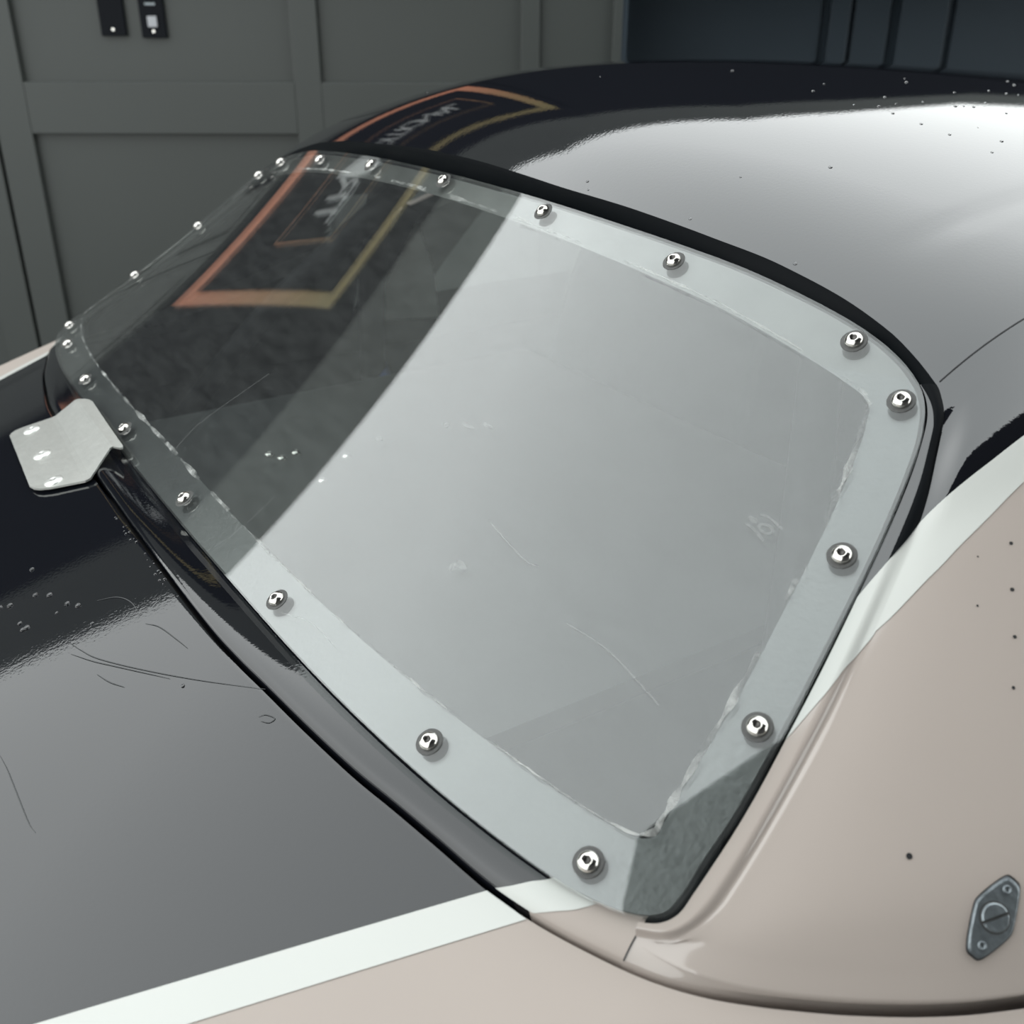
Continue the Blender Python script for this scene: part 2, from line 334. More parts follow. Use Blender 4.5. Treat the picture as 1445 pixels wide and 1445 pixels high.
scut_tone = scuttle_tone(V[:, 0], V[:, 1])
o = carpart('scuttle_panel', V, gridfaces(NS, NR+1, flip=True), [M['deckpaint']], attr={'tone': scut_tone})
bm = bmesh.new(); bm.from_mesh(o.data); bmesh.ops.recalc_face_normals(bm, faces=bm.faces)
if sum(f.normal.z*f.calc_area() for f in bm.faces) < 0: bmesh.ops.reverse_faces(bm, faces=bm.faces)
bm.to_mesh(o.data); bm.free()
tag(o, 'black to taupe lip below the window, white stripe across its end')

# ---- side pillars with the channel around the window side
BK = [tuple(sheet(AS, ycrest(AS))), (.5104, .3180, .1524), (.5186, .3126, .1451), (.5239, .3063, .1377), (.5314, .2947, .1263), (.5432, .2756, .1107), (.5523, .2568, .0952), (.5617, .2337, .0769), (.5721, .2058, .0556), (.5829, .1768, .0342), (.59, .1526, .0174), (.5959, .1305, .0025), (.6005, .1121, -.0095), (.6039, .0969, -.0191), (.6057, .0842, -.0268), (.6038, .0713, -.0333), (.5985, .0608, -.0380), (.5894, .0525, -.0410)]
EK = [(.4985, .984), (.504, .972), (.5095, .957), (.515, .935), (.5205, .903), (.528, .848), (.535, .785), (.5437, .692), (.555, .565), (.5655, .44), (.574, .33), (.581, .24), (.586, .165), (.5895, .10), (.592, .05), (.5935, .012), (.5905, -.013), (.584, -.027)]
SEAM = [tuple(SCP[-1][k]) for k in (7, 9, 11, 13, 15)]; BK[-1] = SEAM[0]
Bd, Ed = catmull(BK, 8), catmull(EK, 8); Sd = catmull(SEAM, 5)
L = np.vstack([Bd, Sd[1:]]); NW = len(L)
wl = np.concatenate([[0], np.cumsum(np.linalg.norm(np.diff(L, axis=0), axis=1))]); wl /= wl[-1]
# bottom edge follows the panel gap
gk = np.array([g for g in GAPK if g[0] >= .5869]); gd = catmull(gk, 10); gl = np.concatenate([[0], np.cumsum(np.linalg.norm(np.diff(gd, axis=0), axis=1))])
BULGE = .0036; NU = 80; us = np.linspace(0, 1, NU)**1.5
gs = us*gl[-1]; bot = deck(np.interp(gs, gl, gd[:, 0]), np.interp(gs, gl, gd[:, 1]))+np.array([0, 0, .001])
bot[:, 0] -= .002
ytop = .3200+(.95-.3200)*us
top = sheet(np.full(NU, AS)*(1-0.0*us), ytop)
ttop = (sheet(np.full(NU, AS+.002), ytop)-top)/.002
_e = np.exp(-us/.04)[:, None]; bot += (L[-1]-bot[0])*_e; top += (L[0]-top[0])*_e; fw1 = (wl*wl*(3-2*wl))[:, None]
S = np.zeros((NU, NW, 3))
DR = np.linalg.norm(bot[-1]-top[-1]); RC = hermite(top[-1], unit(ttop[-1])*DR*.95, bot[-1], unit(np.array([.20, 0, -1.0]))*DR*.7, wl)
chord = L[0]+(L[-1]-L[0])*wl[:, None]; dl = L-chord
for i, u in enumerate(us):
    def smoothed(sgm):
        if sgm < .5: return dl
        m_ = int(min(NW-1, 3*sgm)); kx = np.arange(-m_, m_+1); kk = np.exp(-.5*(kx/sgm)**2); kk /= kk.sum()
        ext = np.vstack([-dl[1:m_+1][::-1], dl, -dl[-m_-1:-1][::-1]])
        return np.stack([np.convolve(ext[:, c_], kk, 'valid') for c_ in range(3)], -1)
    mx_ = np.clip((wl-.7)/.2, 0, 1)[:, None]; mx_ = mx_*mx_*(3-2*mx_)
    d_ = smoothed(40*u)*(1-mx_)+smoothed(80*u**.5)*mx_
    v_ = u
    S[i] = (1-v_)*(chord+d_)+v_*RC+(top[i]-(1-v_)*L[0]-v_*RC[0])*(1-fw1)+(bot[i]-(1-v_)*L[-1]-v_*RC[-1])*fw1
    g_ = min(1, u/.03); g_ = g_*g_*(3-2*g_)
    S[i] += np.array([.40, -.45, .80])*(BULGE*g_*np.sin(math.pi*np.clip(wl/.30, 0, 1))**2*(wl < .30))[:, None]
# fillet strip
NF = 22; nE = len(Ed); FL = np.zeros((nE, NF, 3))
for j in range(nE):
    E0 = win(Ed[j, 0], Ed[j, 1], -0.0035); nn = winn(Ed[j, 0], Ed[j, 1]); Bp = Bd[j]
    tl = unit(Bd[min(j+1, nE-1)]-Bd[max(j-1, 0)]); tu = unit(S[3, j]-S[0, j])
    Nn = unit(np.cross(tu, tl)); tp = np.cross(Nn, tl)
    if np.dot(tp, Bp-E0) < 0: tp = -tp
    outd = Bp-E0-np.dot(Bp-E0, nn)*nn; outd = unit(outd); E0 = E0+outd*.0014
    d = np.linalg.norm(Bp-E0); tt_ = np.linspace(0, 1, NF)
    s_ = np.clip((tt_-.42)/.58, 0, 1); s_ = s_*s_*(3-2*s_); dn = np.dot(Bp-E0, nn)
    FL[j] = E0+(Bp-E0-nn*dn)*tt_[:, None]+nn*(dn*s_-.0017*min(1, (nE-1-j)/25.0)*float(np.clip((j/(nE-1)-.38)/.2, 0, 1))*np.exp(-((tt_-.74)/.12)**2))[:, None]
PILLAR_BUILD = dict(S=S, FL=FL, us=us, wl=wl)
#STRIPE-DATA
STR_UP, STR_LO = None, None
W_UP = pchip([-1, -.872, -.727, -.57, -.426, -.292, -.198, -.096, -.042, 0, .0045, .0115, .0264, .0407, .0598, .076, .0907, .2, .5, 1], [.42, .398, .374, .347, .319, .2926, .2735, .2555, .2470, .2395, .2355, .2305, .2237, .2187, .2135, .2080, .2035, .165, .09, .0])
W_LO = pchip([-1, -.9, -.694, -.5766, -.49, -.4223, -.2573, -.119, -.047, -.0107, 0, .003, .0066, .009, .0113, .0188, .0279, .0379, .0453, .0587, .0717, .0837, .0966, .2, .5, 1], [.627, .6086, .5687, .546, .5235, .5030, .4719, .4475, .4340, .4255, .4195, .4138, .4075, .4023, .3970, .3800, .3617, .3465, .3335, .3165, .3013, .2873, .2755, .225, .15, .08])
def pillar_tone(q, w): return w-(W_UP(q)+W_LO(q))/2
def build_pillar(sg):
    V = S.reshape(-1, 3).tolist(); F = gridfaces(NU, NW)
    q = np.repeat(us, NW); w = np.tile(wl, NU)
    V += FL.reshape(-1, 3).tolist(); F += gridfaces(nE, NF, base=NU*NW)
    q = np.concatenate([q, np.tile(np.linspace(-1, 0, NF), nE)]); w = np.concatenate([w, np.repeat(wl[:nE], NF)])
    # folded lower flange into the panel gap
    b0 = len(V); k0 = [i*NW+NW-1 for i in range(NU)]
    V += [(V[k][0]-.004, V[k][1]-.001, V[k][2]-.014) for k in k0]
    F += [[k0[i], k0[i+1], b0+i+1, b0+i] for i in range(NU-1)]
    q = np.concatenate([q, us]); w = np.concatenate([w, np.ones(NU)])
    V = np.array(V); V[:, 0] *= sg
    tone = pillar_tone(q, w)
    o = carpart('pillar_panel', V, F, [M['paint']], attr={'tone': tone})
    bm = bmesh.new(); bm.from_mesh(o.data); bmesh.ops.remove_doubles(bm, verts=bm.verts, dist=2e-6); bmesh.ops.recalc_face_normals(bm, faces=bm.faces)
    # outward check: mean normal should face away from the car
    sx = sum(f.normal.x*f.calc_area() for f in bm.faces)
    if sx*sg < 0: bmesh.ops.reverse_faces(bm, faces=bm.faces)
    bm.to_mesh(o.data); bm.free(); o.data.polygons.foreach_set('use_smooth', [True]*len(o.data.polygons)); return o
pil_r = build_pillar(1); pil_l = build_pillar(-1)
tag(pil_r, 'near taupe pillar panel crossed by a white stripe')
def pillar_point(q, w):
    if q >= 0:
        i = np.searchsorted(us, q)-1; i = int(np.clip(i, 0, NU-2)); a = (q-us[i])/(us[i+1]-us[i]); A0, A1, k = S[i], S[i+1], np.interp(w, wl, np.arange(NW))
        j = int(min(k, NW-2)); f = k-j; P0 = A0[j]*(1-f)+A0[j+1]*f; P1 = A1[j]*(1-f)+A1[j+1]*f; return P0*(1-a)+P1*a
    k = np.interp(w, wl[:nE], np.arange(nE)); j = int(min(k, nE-2)); f = k-j; R = FL[j]*(1-f)+FL[j+1]*f; t = (q+1)*(NF-1); i = int(min(t, NF-2)); return R[i]*(1-(t-i))+R[i+1]*(t-i)
def pillar_frame(q, w):
    e = 2e-3; a = pillar_point(q+e, w)-pillar_point(max(q-e, -1), w); b = pillar_point(q, w+e)-pillar_point(q, w-e); n = np.cross(b, a)
    n = unit(n); n = n if n[0] > 0 else -n; return n
for sg in (1, -1):
    qs = np.concatenate([np.linspace(-1, -.15, 30)[:-1], np.linspace(-.15, 0, 40)[:-1], np.linspace(0, .03, 30)[:-1], np.linspace(.03, .12, 40)[:-1], np.linspace(.12, 1, 50)]); V = []; NWs = 9
    for q in qs:
        for t in np.linspace(0, 1, NWs):
            w = float(W_UP(q)+(W_LO(q)-W_UP(q))*t); p = pillar_point(q, w)+pillar_frame(q, w)*.0004; V.append(p*np.array([sg, 1, 1]))
    o = carpart('white_stripe', V, gridfaces(len(qs), NWs), [M['white']])
    bm = bmesh.new(); bm.from_mesh(o.data); bmesh.ops.recalc_face_normals(bm, faces=bm.faces)
    if sum(f.normal.x*f.calc_area() for f in bm.faces)*sg < 0: bmesh.ops.reverse_faces(bm, faces=bm.faces)
    bm.to_mesh(o.data); bm.free()
    if sg > 0: tag(o, 'white stripe climbing the near pillar')
# dark reflection painted as a strip round the window corner as far as the stripe
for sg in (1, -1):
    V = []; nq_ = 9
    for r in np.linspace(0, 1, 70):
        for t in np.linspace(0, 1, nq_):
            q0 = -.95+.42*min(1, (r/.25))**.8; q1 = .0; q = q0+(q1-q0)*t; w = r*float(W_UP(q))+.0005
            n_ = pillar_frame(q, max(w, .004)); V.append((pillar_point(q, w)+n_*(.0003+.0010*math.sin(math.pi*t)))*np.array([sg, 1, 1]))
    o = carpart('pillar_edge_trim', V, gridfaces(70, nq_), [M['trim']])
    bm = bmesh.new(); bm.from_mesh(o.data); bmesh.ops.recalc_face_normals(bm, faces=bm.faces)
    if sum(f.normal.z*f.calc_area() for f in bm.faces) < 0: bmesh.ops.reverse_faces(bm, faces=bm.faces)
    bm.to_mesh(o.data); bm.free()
# quarter windows cut out of the pillars
SWIN = [(.475, -.2), (.80, -.2), (.80, .075), (.50, .075)]
def inpoly(y, z, P):
    c = False; n = len(P)
    for i in range(n):
        (y0, z0), (y1, z1) = P[i], P[(i+1) % n]
        if (z0 > z) != (z1 > z) and y < (y1-y0)*(z-z0)/(z1-z0)+y0: c = not c
    return c
for o, sg in ((pil_r, 1), (pil_l, -1)):
    bm = bmesh.new(); bm.from_mesh(o.data); fs = [f for f in bm.faces if inpoly(f.calc_center_median().y, f.calc_center_median().z, SWIN)]
    bmesh.ops.delete(bm, geom=fs, context='FACES'); bm.to_mesh(o.data); bm.free()
    QW = [(.462, -.094), (.615, -.110), (.606, -.028), (.578, .052), (.545, .066), (.505, .066)]
    V = [(x*sg, y, z) for x in (.600, .603) for y, z in QW]; nq = len(QW)
    carpart('quarter_window', V, [tuple(range(nq)), tuple(range(nq, 2*nq))[::-1]]+[(i, (i+1) % nq, nq+(i+1) % nq, nq+i) for i in range(nq)], [M['frostpane']], smooth=False)
    V = [(x*sg, y, z) for x in (.592, .598) for y, z in ((.45, -.10), (.48, -.10), (.585, .06), (.560, .075))]
    carpart('window_strut', V, [(0, 1, 2, 3), (7, 6, 5, 4), (0, 4, 5, 1), (1, 5, 6, 2), (2, 6, 7, 3), (3, 7, 4, 0)], [M['interior']], smooth=False)

# ---- deck (boot lid and rear wing tops)
gfull = catmull(GAPK[1:], 6); gfull = gfull[gfull[:, 0] > 0.02]
near = np.vstack([[[0, -.0395]], gfull]); tl = np.gradient(near, axis=0); nl = np.stack([tl[:, 1], -tl[:, 0]], -1); nl /= np.linalg.norm(nl, axis=1)[:, None]
edge = near+nl*.0026
edge = np.vstack([edge[1:][::-1]*np.array([-1, 1]), edge]); edge[len(edge)//2, 0] = 0
NE = len(edge); NR2 = 90; V = []; tone = []
ST_UP = lambda y: .5005+.408*(y+.0) if False else None
def stripe_up(y): return .5130+.424*y
def stripe_lo(y): return .5343+.407*y
for (ex, ey) in edge:
    # sweep outward: backwards in the middle, sideways at the wings
    k = np.clip((abs(ex)-.45)/.30, 0, 1)
    tgt = np.array([ex+np.sign(ex)*.42*k, -1.1+(ey+1.1)*np.clip((abs(ex)-.56)/.24, 0, 1)])
    s = np.concatenate([[0, 0.0], np.linspace(0, 1, NR2-2)**1.35])
    P = np.array([ex, ey])+(tgt-np.array([ex, ey]))*s[:, None]
    Q = deck(P[:, 0], P[:, 1]); Q[0, 2] -= .015; V += list(Q)
V = np.array(V); tone = np.abs(V[:, 0])-(.5236+.415*V[:, 1])
tone = np.where(V[:, 1] > .06, np.abs(tone)+.05, tone)
o = carpart('deck_lid', V, gridfaces(NE, NR2, flip=True), [M['deckpaint']], attr={'tone': tone})
bm = bmesh.new(); bm.from_mesh(o.data); bmesh.ops.recalc_face_normals(bm, faces=bm.faces)
if sum(f.normal.z*f.calc_area() for f in bm.faces) < 0: bmesh.ops.reverse_faces(bm, faces=bm.faces)
bm.to_mesh(o.data); bm.free()
tag(o, 'black deck lid with taupe sides below the window')
# stripes on the deck
ys = np.linspace(0.032, -1.05, 160)
for sg in (1, -1):
    V = []
    for y in ys:
        for t in np.linspace(0, 1, 5):
            yy = min(y, .0112+.0076*t)
            x = stripe_up(yy)+(stripe_lo(yy)-stripe_up(yy))*t
            V.append(deck(sg*x, yy, .0005)[()])
    o = carpart('white_stripe', V, gridfaces(len(ys), 5, flip=(sg < 0)), [M['white']])
    if sg > 0: tag(o, 'white stripe along the deck lid')
# black underlay seen in the panel gaps
V = []; 
for (ex, ey) in np.vstack([near[1:][::-1]*np.array([-1, 1]), near]):
    n2 = np.array([0.0, -1.0]); k = np.clip((abs(ex)-.5)/.2, 0, 1); n2 = unit(np.array([np.sign(ex)*k, -1+.6*k]))
    for t in (-.02, .0, .03):
        V.append(deck(ex+n2[0]*t, ey+n2[1]*t, -.017-.0)[()])
o = carpart('gap_channel', V, gridfaces(len(V)//3, 3), [M['gap']])

# ---- rear window
rw = empty('rear_window'); rw.parent = car; rw.location = -CL
tag(rw, 'clear plastic rear window with scuffed border held by bolts')
ring = radial(LO, TH); NT = len(ring); RH = np.concatenate([np.linspace(.004, .9, 34), np.linspace(.92, 1, 8)])
cx = np.array([0, .49]); V = []; F = []
def shell(off):
    P = []
    for r in RH:
        q = cx+(ring-cx)*r; P.append(win(q[:, 0], q[:, 1], off))
    return P
TOPS, BOTS = shell(0.0), shell(-0.004)
V = [p for rr in TOPS for p in rr]; nb = len(V)
for i in range(len(RH)-1):
    for j in range(NT):
        k = (j+1) % NT; F.append((i*NT+j, i*NT+k, (i+1)*NT+k, (i+1)*NT+j))
F.append(tuple(range(NT))[::-1])
V += [p for rr in BOTS for p in rr]
for i in range(len(RH)-1):
    for j in range(NT):
        k = (j+1) % NT; F.append((nb+i*NT+j, nb+(i+1)*NT+j, nb+(i+1)*NT+k, nb+i*NT+k))
F.append(tuple(range(nb, nb+NT)))
ne = len(V); V += list(TOPS[-1])+list(BOTS[-1])
for j in range(NT):
    k = (j+1) % NT; F.append((ne+j, ne+k, ne+NT+k, ne+NT+j))
glass = pymesh('window_sheet', V, F, [M['lexan']], parent=rw)
bm = bmesh.new(); bm.from_mesh(glass.data); bm.normal_update()
s = sum(f.normal.z*f.calc_area() for f in list(bm.faces)[:2000])
if s > 0: bmesh.ops.reverse_faces(bm, faces=bm.faces) if False else None
bm.faces.ensure_lookup_table(); up = bm.faces[200].normal.z
if up < 0: bmesh.ops.reverse_faces(bm, faces=bm.faces)
bm.to_mesh(glass.data); bm.free()
# frosted band under the edge
ri, ro = radial(LI, TH), cx+(ring-cx)*.994
V = []; NB = 7
for j in range(NT):
    for t in np.linspace(0, 1, NB):
        q = ri[j]+(ro[j]-ri[j])*t; V.append(win(q[0], q[1], -.0052))
F = []
for j in range(NT):
    k = (j+1) % NT
    for t in range(NB-1): F.append((j*NB+t, j*NB+t+1, k*NB+t+1, k*NB+t))
def upface(o):
    bm = bmesh.new(); bm.from_mesh(o.data); bmesh.ops.recalc_face_normals(bm, faces=bm.faces)
    if sum(f.normal.z*f.calc_area() for f in bm.faces) < 0: bmesh.ops.reverse_faces(bm, faces=bm.faces)
    bm.to_mesh(o.data); bm.free(); return o
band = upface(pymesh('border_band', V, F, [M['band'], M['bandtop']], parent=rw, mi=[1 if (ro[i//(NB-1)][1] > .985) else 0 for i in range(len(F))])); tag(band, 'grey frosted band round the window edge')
V = []
for j in range(NT):
    d = unit((ri[j]-cx)*np.array([1, .35]))/np.array([1, .35])
    wv = .0016*(1+.8*math.sin(j*1.7)*math.sin(j*.37))
    for t in (-wv, wv): q = ri[j]+d*t; V.append(win(q[0], q[1], .0003))
F = [(j*2, j*2+1, ((j+1) % NT)*2+1, ((j+1) % NT)*2) for j in range(NT)]
upface(pymesh('scuffed_edge', V, F, [M['scuff']], parent=rw))
# sealant bead below the glass edge
V = []; NB = 6
for j in range(NT):
    for t in range(NB):
        r = (.955, .980, .992, .992, .985, .955)[t]; of = (-.0058, -.0056, -.0060, -.011, -.016, -.016)[t]
        q = cx+(ring[j]-cx)*r; V.append(win(q[0], q[1], of))
F = []
for j in range(NT):
    k = (j+1) % NT
    for t in range(NB-1): F.append((j*NB+t, k*NB+t, k*NB+t+1, j*NB+t+1))
pymesh('window_seal', V, F, [M['rubber']], parent=rw)
# bolts
def bolt_mesh():
    bm = bmesh.new(); n = 24; prof = [(.0056, 0), (.0056, .0006), (.0052, .0016), (.0044, .0025), (.0034, .0031), (.0029, .0033)]
    rings = [[bm.verts.new((r*math.cos(2*math.pi*i/n), r*math.sin(2*math.pi*i/n), z)) for i in range(n)] for r, z in prof]
    def hexr(t): 
        a = (t % (math.pi/3))-math.pi/6; return .00195/math.cos(a)
    for z in (.0032, .0012): rings.append([bm.verts.new((hexr(2*math.pi*i/n)*math.cos(2*math.pi*i/n), hexr(2*math.pi*i/n)*math.sin(2*math.pi*i/n), z)) for i in range(n)])
    for a, b in zip(rings[:-1], rings[1:]):
        for i in range(n): bm.faces.new((a[i], a[(i+1) % n], b[(i+1) % n], b[i]))
    fc = bm.faces.new(rings[-1]); fc.material_index = 1
    for f_ in bm.faces:
        if all(v in rings[-1] or v in rings[-2] for v in f_.verts): f_.material_index = 1
    me = bpy.data.meshes.new('bolt'); bm.to_mesh(me); bm.free(); me.materials.append(M['steel']); me.materials.append(M['socket'])
    me.polygons.foreach_set('use_smooth', [True]*len(me.polygons)); 
    return me
def washer_mesh():
    bm = bmesh.new(); n = 24; prof = [(.0050, .0004), (.0074, .0003), (.0081, 0)]
    rings = [[bm.verts.new((r*math.cos(2*math.pi*i/n), r*math.sin(2*math.pi*i/n), z)) for i in range(n)] for r, z in prof]
    for a, b in zip(rings[:-1], rings[1:]):
        for i in range(n): bm.faces.new((a[i], b[i], b[(i+1) % n], a[(i+1) % n]))
    me = bpy.data.meshes.new('washer'); bm.to_mesh(me); bm.free(); me.materials.append(M['washer']); return me
BM_, WM_ = bolt_mesh(), washer_mesh()
BOLTS = [(0, 1)]
for x, v in [(.15296, 1), (.30041, 1), (.45124, 1), (.49941, .9376), (.53351, .6418), (.56231, .3208), (.08792, 0), (.26467, 0), (.4379, 0), (.54991, 0)]: BOLTS += [(x, v), (-x, v)]
random.seed(3)
for (x, v) in BOLTS:
    n = winn(x, v); t = unit(np.cross(n, [0, 0, 1])); b = np.cross(n, t); a = random.random()*2
    t2 = math.cos(a)*t+math.sin(a)*b; b2 = np.cross(n, t2)
    for nm, me, of in (('washer', WM_, .0002), ('bolt', BM_, .0008)):
        o = link(nm, me, rw); p = win(x, v, of)
        o.matrix_local = Matrix(((t2[0], b2[0], n[0], p[0]), (t2[1], b2[1], n[1], p[1]), (t2[2], b2[2], n[2], p[2]), (0, 0, 0, 1)))

# ---- bracket
br = empty('window_bracket'); br.parent = car; br.location = -CL; tag(br, 'bent aluminium bracket riveted to the deck lid')
NX = 15; V = []
def brk_row(t):
    """section across the bracket at fraction t along its length (far to near)"""
    a = deck(-.2309+.1720*t, -.0799-.0097*t, .0038); b = deck(-.2136+.1868*t, -.0376-.0096*t, .0030)
    xm = -.2027+.1482*t; c = win(xm, -.050, .0085); d = win(-.1866+.1531*t, -.0174-.0116*t, .0062)
    return [a, a*.5+b*.5, b*.93+a*.07, b+(c-b)*.06, b*.5+c*.5, c+(b-c)*.06, c*.9+d*.1, d]
pts = np.array([brk_row(t) for t in np.linspace(0, 1, NX)])
# rounded corners: pull in the first and last sections
nrow = pts.shape[1]
R = [.030, .008, 0]
for idx, tt in ((0, .0), (1, .02), (NX-2, .98), (NX-1, 1.0)): pass
ts = np.array([0, .012, .035, .08]+list(np.linspace(.15, .85, 8))+[.92, .965, .988, 1]); NX = len(ts); pts = np.array([brk_row(t) for t in ts])
for i, t in enumerate(ts):
    e = min(t, 1-t)/.08
    if e < 1:
        k = 1-math.sqrt(max(0, 1-(1-e)**2)); pts[i, 0] += (pts[i, 1]-pts[i, 0])*k*.65; pts[i, -1] += (pts[i, -2]-pts[i, -1])*k*.9
up_ = np.array([0, -.15, 1.0])*.0018
V = list((pts+up_*.5).reshape(-1, 3))+list((pts-up_*.5).reshape(-1, 3)); nv = NX*nrow
F = gridfaces(NX, nrow)+gridfaces(NX, nrow, base=nv, flip=True)
per = [j for j in range(nrow)]+[i*nrow+nrow-1 for i in range(1, NX)]+[(NX-1)*nrow+j for j in range(nrow-2, -1, -1)]+[i*nrow for i in range(NX-2, 0, -1)]
F += [(per[i], per[(i+1) % len(per)], nv+per[(i+1) % len(per)], nv+per[i]) for i in range(len(per))]
o = pymesh('bracket_plate', V, F, [M['alu']], parent=br, smooth=False)
bm = bmesh.new(); bm.from_mesh(o.data); bmesh.ops.recalc_face_normals(bm, faces=bm.faces); bm.to_mesh(o.data); bm.free()
def dome(r, h, n=20):
    bm = bmesh.new(); prof = [(r, 0), (r*.97, h*.35), (r*.8, h*.75), (r*.45, h*.96), (r*.12, h)]
    rings = [[bm.verts.new((q*math.cos(2*math.pi*i/n), q*math.sin(2*math.pi*i/n), z)) for i in range(n)] for q, z in prof]
    for a, b in zip(rings[:-1], rings[1:]):
        for i in range(n): bm.faces.new((a[i], a[(i+1) % n], b[(i+1) % n], b[i]))
    p = [bm.verts.new((r*.08*math.cos(2*math.pi*i/n), r*.08*math.sin(2*math.pi*i/n), h*.6)) for i in range(n)]
    for i in range(n): bm.faces.new((rings[-1][i], rings[-1][(i+1) % n], p[(i+1) % n], p[i]))
    bm.faces.new(p); me = bpy.data.meshes.new('rivet'); bm.to_mesh(me); bm.free(); me.polygons.foreach_set('use_smooth', [True]*len(me.polygons)); return me
RV = dome(.0084, .0024); RV.materials.append(M['rivet'])
for x, y in ((-.2041, -.0614), (-.1264, -.0668), (-.0577, -.0708)):
    o = link('rivet', RV, br); o.location = deck(x, y, .0042); o.rotation_euler = (math.atan(TM)-.03, 0, 0)

# ---- cabin seen through the window
def carbox(name, x0, x1, y0, y1, z0, z1, mat, skip=()):
    V = [(x, y, z) for x in (x0, x1) for y in (y0, y1) for z in (z0, z1)]
    Fs = {'x0': (0, 1, 3, 2), 'x1': (4, 6, 7, 5), 'y0': (0, 4, 5, 1), 'y1': (2, 3, 7, 6), 'z0': (0, 2, 6, 4), 'z1': (1, 5, 7, 3)}
    return carpart(name, V, [f for k, f in Fs.items() if k not in skip], mat, smooth=False)
tag(carbox('cabin_tub', -.66, .66, .03, 1.69, -.62, -.085, M['interior'], skip=('z1',)), 'dark cabin interior behind the window')
carbox('front_bulkhead', -.62, .62, 1.66, 1.69, -.09, .22, M['interior'])
shelf = carbox('parcel_shelf', -.36, .36, .06, .62, -.118, -.10, M['interior2'])
carbox('far_side_ledge', -.655, -.45, .06, 1.2, -.25, -.16, M['interior']); carbox('near_side_ledge', .45, .655, .06, 1.2, -.25, -.16, M['interior'])
def tube(name, pts, r, mat, n=12):
    K = catmull(pts, 6); V = []
    for i, p in enumerate(K):
        d = unit(K[min(i+1, len(K)-1)]-K[max(i-1, 0)]); a = unit(np.cross(d, [0.13, 0.3, 1])); b = np.cross(d, a)
        V += [p+r*(math.cos(2*math.pi*k/n)*a+math.sin(2*math.pi*k/n)*b) for k in range(n)]
    F = [(i*n+k, i*n+(k+1) % n, (i+1)*n+(k+1) % n, (i+1)*n+k) for i in range(len(K)-1) for k in range(n)]
    F += [tuple(range(n))[::-1], tuple(range((len(K)-1)*n, len(K)*n))]
    return carpart(name, V, F, [mat])
tube('roll_hoop', [(-.47, .43, -.55), (-.465, .43, -.1), (-.42, .43, .10), (-.33, .43, .165), (0, .43, .19), (.33, .43, .165), (.42, .43, .10), (.465, .43, -.1), (.47, .43, -.55)], .019, M['tubeblack'])
tube('roll_bar_brace', [(-.33, .43, .15), (-.46, .28, -.02), (-.55, .15, -.20)], .016, M['tubeblack'])
tube('roll_bar_brace', [(.33, .43, .15), (.46, .28, -.02), (.55, .15, -.20)], .016, M['tubeblack'])
tube('belt_roll', [(-.47, .445, -.125), (-.44, .437, -.142), (-.41, .43, -.158)], .010, M['blue'])
def seat(sx):
    V = []; n = 17; m = 15
    for i in range(m):
        h = i/(m-1); z = -.5+.60*h; wd = .24*(1-.25*h)*(1-max(0, h-.8)**2*9); y = .62+.16*h
        for k in range(n):
            a = (k/(n-1)-.5)*2; V.append((sx+wd*a, y-.02+(abs(a)**3)*.09, z))
    nn_ = len(V); V += [(x, y+.03, z) for x, y, z in V]
    F = gridfaces(m, n)+gridfaces(m, n, base=nn_, flip=True)
    per = list(range(n))+[i*n+n-1 for i in range(1, m)]+[(m-1)*n+k for k in range(n-2, -1, -1)]+[i*n for i in range(m-2, 0, -1)]
    F += [(per[i], per[(i+1) % len(per)], nn_+per[(i+1) % len(per)], nn_+per[i]) for i in range(len(per))]
    return carpart('bucket_seat', V, F, [M['interior']])
seat(-.30); seat(.30)
for x, y in ((-.185, .166), (-.168, .174), (-.174, .193), (-.135, .236), (-.089, .187)):
    o = link('shelf_bolt', BM_, car); o.location = Vector((x, y, -.0995))-CL
# ---- quarter turn fastener on the near pillar
C0 = pillar_point(.1371, .8303); nF = unit(np.array([.67, -.365, .648])); ax = np.array([-.0077, .0284, .0224]); ax = unit(ax-np.dot(ax, nF)*nF); bx = np.cross(ax, nF)
fas_ = empty('panel_fastener'); fas_.parent = car; fas_.location = -CL; tag(fas_, 'dull metal quarter turn fastener with slotted stud')
def local(l, w, h): return C0+ax*l+bx*w+nF*h
def plate_outline(k=1.0):
    K = [(.0190, .0012), (.0178, -.0030), (.0045, -.0092), (-.0020, -.0092), (-.0165, -.0052), (-.0190, -.0012), (-.0178, .0030), (-.0045, .0092), (.0020, .0092), (.0165, .0052)]
    return catmull(np.array(K+[K[0]])*k, 4)[:-1]
o1 = plate_outline(); n1 = len(o1); V = []; 
for k, h in ((1.03, .0000), (1.0, .0012), (.93, .0016)): V += [local(l, w, h) for l, w in o1*k]
F = [tuple(range(2*n1, 3*n1))]+[(i, (i+1) % n1, n1+(i+1) % n1, n1+i) for i in range(n1)]+[(n1+i, n1+(i+1) % n1, 2*n1+(i+1) % n1, 2*n1+i) for i in range(n1)]
def outward(o, n):
    bm = bmesh.new(); bm.from_mesh(o.data); bmesh.ops.recalc_face_normals(bm, faces=bm.faces); t = Vector((0, 0, 0))
    for f in bm.faces: t += f.normal*f.calc_area()
    if t.dot(Vector(n)) < 0: bmesh.ops.reverse_faces(bm, faces=bm.faces)
    bm.to_mesh(o.data); bm.free(); return o
outward(pymesh('fastener_plate', V, F, [M['zinc']], parent=fas_, smooth=False), nF)
og = plate_outline(1.07); outward(pymesh('plate_shadow_gap', [local(l, w, .0003) for l, w in og], [tuple(range(len(og)))], [M['gap']], parent=fas_, smooth=False), nF)
V = []; F = []; n = 32                                              # slotted stud head: two half discs with a slot between
